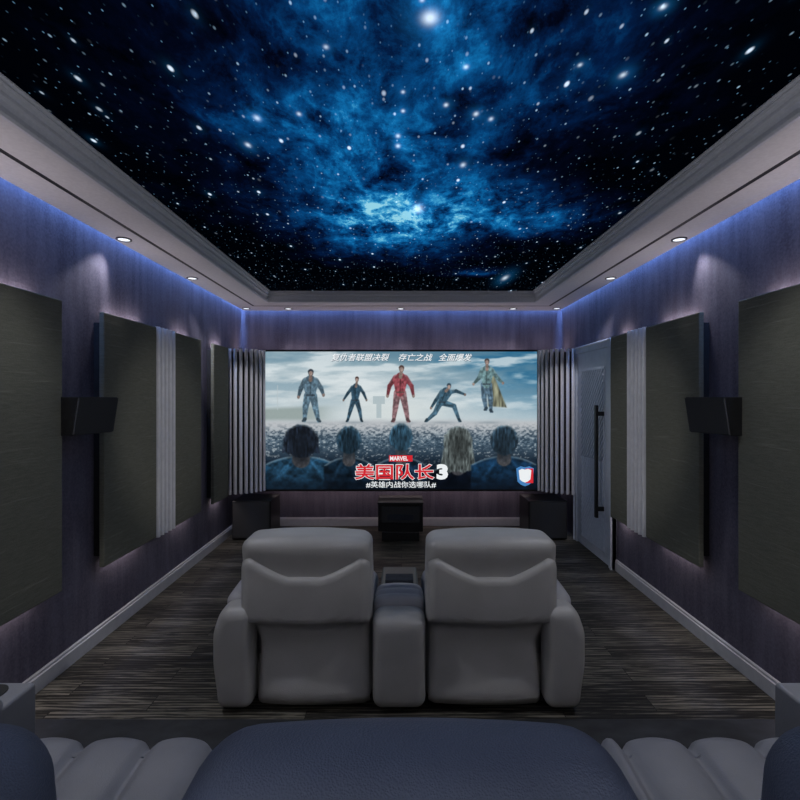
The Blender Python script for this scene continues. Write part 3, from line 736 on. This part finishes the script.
# ---------------------------------------------------------------- cinema sofas
BW = .322
def make_sofa(name, label, cat, loc, centers, arm, lbacks, lseat, tray=True, taper=True, top=.852, BW=BW, rad=.055, blk=.505, ain=.002):
    r = thing(name, label, cat, loc)
    n = len(centers)
    for i, cx in enumerate(centers):
        tl = .078 if (i == 0 and taper) else .0; tr = .078 if (i == n-1 and taper) else .0
        def back_def(x, y, z, cx=cx, tl=tl, tr=tr):
            # z profile: narrower low down on the arm side; rear face steps in below z=.43
            rear = 1-sstep(0, .12, y)
            s = sstep(.46, .30, z)
            if x < cx: x = cx+(x-cx)*(1-s*tl/BW)
            else: x = cx+(x-cx)*(1-s*tr/BW)
            x = cx+(x-cx)*(1-.012*sstep(.6, .86, z))
            dy = 0
            dy += .078*sstep(.445, .410, z)*(1-.80*sstep(.34, .03, z))*rear
            dy += .022*rear*sstep(.60, .665, z)*(1-sstep(.68, .79, z))
            u = (x-cx)/BW
            dy += .020*u*u*rear                      # rear face bows gently
            dy += .10*(1-sstep(.2, .86, z))*(1-rear)*.9   # front leans
            z -= .014*u*u*sstep(.78, .86, z)
            z += .006*(1-u*u)*sstep(.78, .86, z)*sstep(0, .15, y)
            return (x, y+dy, z)
        b = rb('backrest', lbacks, r, cx-BW, cx+BW, 0, .235, .022, top, rad, n=34, deform=back_def)
        # back cover with the dipping upper edge
        nu, nv = 40, 26; V = []; Fq = []
        def ztop(u):
            a = abs(u)*BW
            if a < .08: z = .664+.002*math.cos(a/.08*math.pi/2)
            elif a < .272: t = (a-.08)/.192; z = .664+.088*(t**1.25)
            else: z = .752-.020*((a-.272)/.043)**2
            return z
        for k in range(nv+1):
            t = k/nv; t = t**.9
            for j in range(nu+1):
                u = -1+2*j/nu; zt = ztop(u); z = .040+(zt-.040)*t
                uu = u*.972; x = cx+uu*BW
                s = sstep(.46, .30, z)
                x = cx+(x-cx)*(1-s*(tl if u < 0 else tr)/BW)
                dy = .078*sstep(.445, .410, z)*(1-.80*sstep(.34, .03, z))+.020*uu*uu
                edge = 1-abs(u)
                dy += .020*(1-sstep(0, .10, edge))+.016*(1-sstep(0, .016, (zt-z)))
                dy += .012*(1-sstep(.040, .060, z))
                V.append((x, -.009+dy, z))
        for k in range(nv):
            for j in range(nu):
                a = k*(nu+1)+j; Fq.append((a, a+1, a+nu+2, a+nu+1))
        bp = link_mesh('back_cover', V, Fq, lbacks, r, smooth=True)
        sm = bp.modifiers.new('thick', 'SOLIDIFY'); sm.thickness = .016; sm.offset = -1
        # seat cushion, channelled front to back
        bnd = [-.315, -.253, -.058, .137, .315]
        def seat_def(x, y, z, cx=cx, bnd=bnd):
            u = x-cx; g_ = 0
            for q in bnd[1:-1]: g_ = max(g_, math.exp(-((u-q)/.016)**2))
            for a_, b_ in zip(bnd[:-1], bnd[1:]):
                if a_ <= u <= b_:
                    c_ = math.sin(math.pi*(u-a_)/(b_-a_))
                    if z > .30: z += .012*c_
                    if y > .80: y += .010*c_
            if z > .30: z -= .012*g_
            if y > .80: y -= .014*g_
            if z > .30: z += .018*sstep(.5, .85, y)-.03*sstep(.62, .25, y)*0
            return (x, y, z)
        v, f = rbox(cx-BW+.004, cx+BW-.004, .20, .87, .17, .385, .055, n=70, deform=seat_def)
        link_mesh('seat', v, f, lseat, r, smooth=True)
        rb('seat_base', M['leather'], r, cx-BW+.015, cx+BW-.015, .12, .84, .045, .19, .02, n=10)
    # outer arms: a rounded rear post, then the long pad
    for sd in (-1, 1):
        c = centers[0] if sd < 0 else centers[-1]
        xi = c+sd*(BW-.064); xo = c+sd*(BW+arm)
        lo, hi = sorted((xi, xo))
        def arm_def(x, y, z, sd=sd, xo=xo):
            # outer side bulges at mid height and rolls in at top and foot
            w = abs(x-(xo-sd*.25))/.25
            x -= sd*.042*sstep(.36, .53, z)*w
            x -= sd*.022*sstep(.26, .05, z)*w
            return (x, y, z)
        rb('arm_post', M['leather'], r, lo, hi, -.005, .155, .018, .515, .055, n=18, deform=arm_def)
        lo2, hi2 = sorted((c+sd*(BW+ain), c+sd*(BW+arm-.022)))
        def pad_def(x, y, z, sd=sd):
            z += .016*math.sin(min(1, max(0, (y-.13)/.5))*math.pi)
            return (x, y, z)
        rb('arm_pad', lseat, r, lo2, hi2, .13, .90, .06, .525, .05, n=24, deform=pad_def)
        rb('arm_front', M['cupblock'], r, lo2-(.0 if sd > 0 else 0), hi2, .86, 1.0, .06, blk, .012, n=12)
        xm = (lo2+hi2)/2
        ch = MB().cyl((xm, .935, blk-.0015), .046, .004, seg=32).build('cup_holder', M['black'], r); ch['label'] = 'dark round cup holder in the arm'
    # consoles between the seats
    for a, b in zip(centers[:-1], centers[1:]):
        xm = (a+b)/2; w = (b-a)/2-BW-.004
        def con_def(x, y, z, xm=xm):
            u = (x-xm)/.126; z -= .010*u*u*sstep(.4, .5, z)
            y += .020*sstep(.40, .50, z)*(1-sstep(0, .1, y)); return (x, y, z)
        rb('console_post', M['leather'], r, xm-w, xm+w, 0, .155, .018, .480, .05, n=18, deform=con_def)
        def pad(x, y, z, xm=xm):
            u = (x-xm)/.126
            if z > .4: z += .014*abs(math.sin((y-.14)/.075*math.pi))-.012*u*u
            return (x*1.0-(x-xm)*.18*sstep(.25, .5, y), y, z)
        rb('console_pad', lseat, r, xm-w-.004, xm+w+.004, .14, .37, .06, .50, .04, n=60, deform=pad)
        if tray:
            MB().box(xm-w+.02, xm+w-.02, .37, .80, .06, .44).build('console_box', M['blackgloss'], r, bevel=.01)
            MB().box(xm-.078, xm+.078, .35, .45, .498, .522).box(xm-.07, xm+.07, .372, .44, .43, .50).build('console_tray', M['tray'], r, bevel=.004)
    # short dark plinth feet
    for c in centers:
        for q in (-1, 1):
            MB().box(c+q*.22-.03, c+q*.22+.03, .16, .22, 0, .05).build('foot', M['black'], r)
            MB().box(c+q*.22-.03, c+q*.22+.03, .72, .78, 0, .05).build('foot', M['black'], r)
    return r
M['cupblock'] = leather_mat('arm_console_grey', (.20, .205, .225, 1), (.25, .255, .275, 1), rough=.45)
make_sofa('recliner_sofa', 'light grey leather two-seat cinema sofa with centre console, seen from behind', 'sofa', (-.012, 2.34, 0), [-.456, .456], .132, M['leather'], M['leather_in'])
make_sofa('recliner_sofa', 'navy-backed three-seat cinema sofa with grey channelled seats, nearest the camera', 'sofa', (.012, .585, PL), [-.885, 0, .885], .20, M['navy'], M['seat_dark'], tray=False, taper=False, top=.912, BW=.336, rad=.095, blk=.487, ain=-.02)

# ---------------------------------------------------------------- downlights
spots = []
def downlight(x, y, label, energy=2.0, aim=None, cone=60):
    r = thing('ceiling_downlight', label, 'ceiling light', (x, y, ZS), 'recessed spotlights in the ceiling border')
    m = MB(); sg = 28; ro, ri = .047, .036
    vs = []
    for (rr, z) in ((ro, 0.0), (ro, -.006), (ri, -.006), (ri, 0.0)):
        for k in range(sg): a = 2*math.pi*k/sg; vs.append((rr*math.cos(a), rr*math.sin(a), z))
    fs = [(j*sg+k, j*sg+(k+1) % sg, ((j+1) % 4)*sg+(k+1) % sg, ((j+1) % 4)*sg+k) for j in range(4) for k in range(sg)]
    m.add(vs, fs).build('trim_ring', M['ring'], r)
    MB().cyl((0, 0, -.004), ri, .004, seg=sg).build('lens', M['lens'], r)
    l = bpy.data.lights.new('downlight_lamp', 'SPOT'); l.energy = energy; l.spot_size = math.radians(cone); l.spot_blend = .5; l.shadow_soft_size = .03; l.color = (.95, .93, 1)
    o = bpy.data.objects.new('downlight_lamp', l); COL.objects.link(o); o.location = (x, y, ZS-.02)
    if aim: o.rotation_euler = (Vector(aim)-o.location).to_track_quat('-Z', 'Y').to_euler()
for sd, w in ((-1, 'left'), (1, 'right')):
    downlight(sd*1.80, 3.15, f'{w} border spotlight nearest the camera, large bright round lens', 9, (sd*1.93, 2.74, 1.62), 66)
    downlight(sd*1.80, 4.18, f'{w} border spotlight, second from the camera', 34, (sd*1.62, 5.30, 1.1), 44)
    downlight(sd*1.79, 5.60, f'spotlight in the far {w} corner of the ceiling border', 15, (sd*1.66, 5.22, 1.5), 42)
downlight(-1.31, 5.62, 'spotlight above the left part of the screen', 5)
downlight(-.01, 5.62, 'spotlight above the middle of the screen', 5)
downlight(1.29, 5.62, 'spotlight above the right part of the screen', 5)

# ---------------------------------------------------------------- LED cove and general light
BL = (.20, .40, 1.0)
COVE = 21.0
zc = ZS+.13
for sd in (-1, 1):
    area_along('cove_light', (sd*(WX-.026), (YB+YR)/2, zc), (0, 1, 0), YB-YR-.1, .03, (0, 0, -1), COVE*(YB-YR)/3, BL)
area_along('cove_light', (0, YB-.026, zc), (1, 0, 0), 2*WX-.1, .03, (0, 0, -1), COVE*2*WX/3, BL)
# the next spotlights of the border, above and behind the viewer
for sd in (-1, 1):
    for y, en in ((2.1, 36), (1.05, 6), (0.0, 3)):
        l = bpy.data.lights.new('unseen_spot', 'SPOT'); l.energy = en; l.spot_size = math.radians(100); l.spot_blend = .7; l.shadow_soft_size = .05; l.color = (.93, .94, 1)
        o = bpy.data.objects.new('unseen_spot', l); COL.objects.link(o); o.location = (sd*1.6, y, ZS-.02)
        o.rotation_euler = (Vector((sd*.5, y+.4, 0))-o.location).to_track_quat('-Z', 'Y').to_euler()
for sd in (-1, 1):      # two extra spots without fixtures, added to brighten the opposite fluted strips
    l = bpy.data.lights.new('unseen_spot', 'SPOT'); l.energy = 60; l.spot_size = math.radians(26); l.spot_blend = .8; l.shadow_soft_size = .05; l.color = (1, .97, .97)
    o = bpy.data.objects.new('unseen_spot', l); COL.objects.link(o); o.location = (sd*1.2, 2.3, ZS-.02)
    o.rotation_euler = (Vector((-sd*1.85, 3.77, 1.25))-o.location).to_track_quat('-Z', 'Y').to_euler()
# added fill lights behind the viewer: one forward, one up to the soffit
area_along('rear_fill_light', (0, -.85, 1.5), (1, 0, 0), 1.3, .12, (0, 1, .0), 4.5, (1, .97, .93))
area_along('rear_up_fill', (0, -.6, 1.8), (1, 0, 0), 3.2, .4, (0, .45, .9), 36, (1, .98, 1), 125)

# ---------------------------------------------------------------- world, camera
w = bpy.data.worlds.new('World'); S.world = w; w.use_nodes = True
w.node_tree.nodes['Background'].inputs[0].default_value = (.02, .02, .03, 1); w.node_tree.nodes['Background'].inputs[1].default_value = .3
cam = bpy.data.cameras.new('camera'); cam.sensor_width = 36; cam.lens = 36*F/800; cam.clip_start = .02
cam.shift_x = -(401.5-400)/800; cam.shift_y = -(400-397)/800
co_ = bpy.data.objects.new('camera', cam); COL.objects.link(co_); co_.location = (0, 0, CZ); co_.rotation_euler = (math.radians(90), 0, 0)
S.camera = co_
S.view_settings.view_transform = 'Standard'; S.view_settings.look = 'None'; S.view_settings.exposure = 0; S.view_settings.gamma = 1
S.view_settings.use_curve_mapping = False
S.cycles.use_denoising = True
S.cycles.max_bounces = 8; S.cycles.diffuse_bounces = 5; S.cycles.sample_clamp_indirect = 4
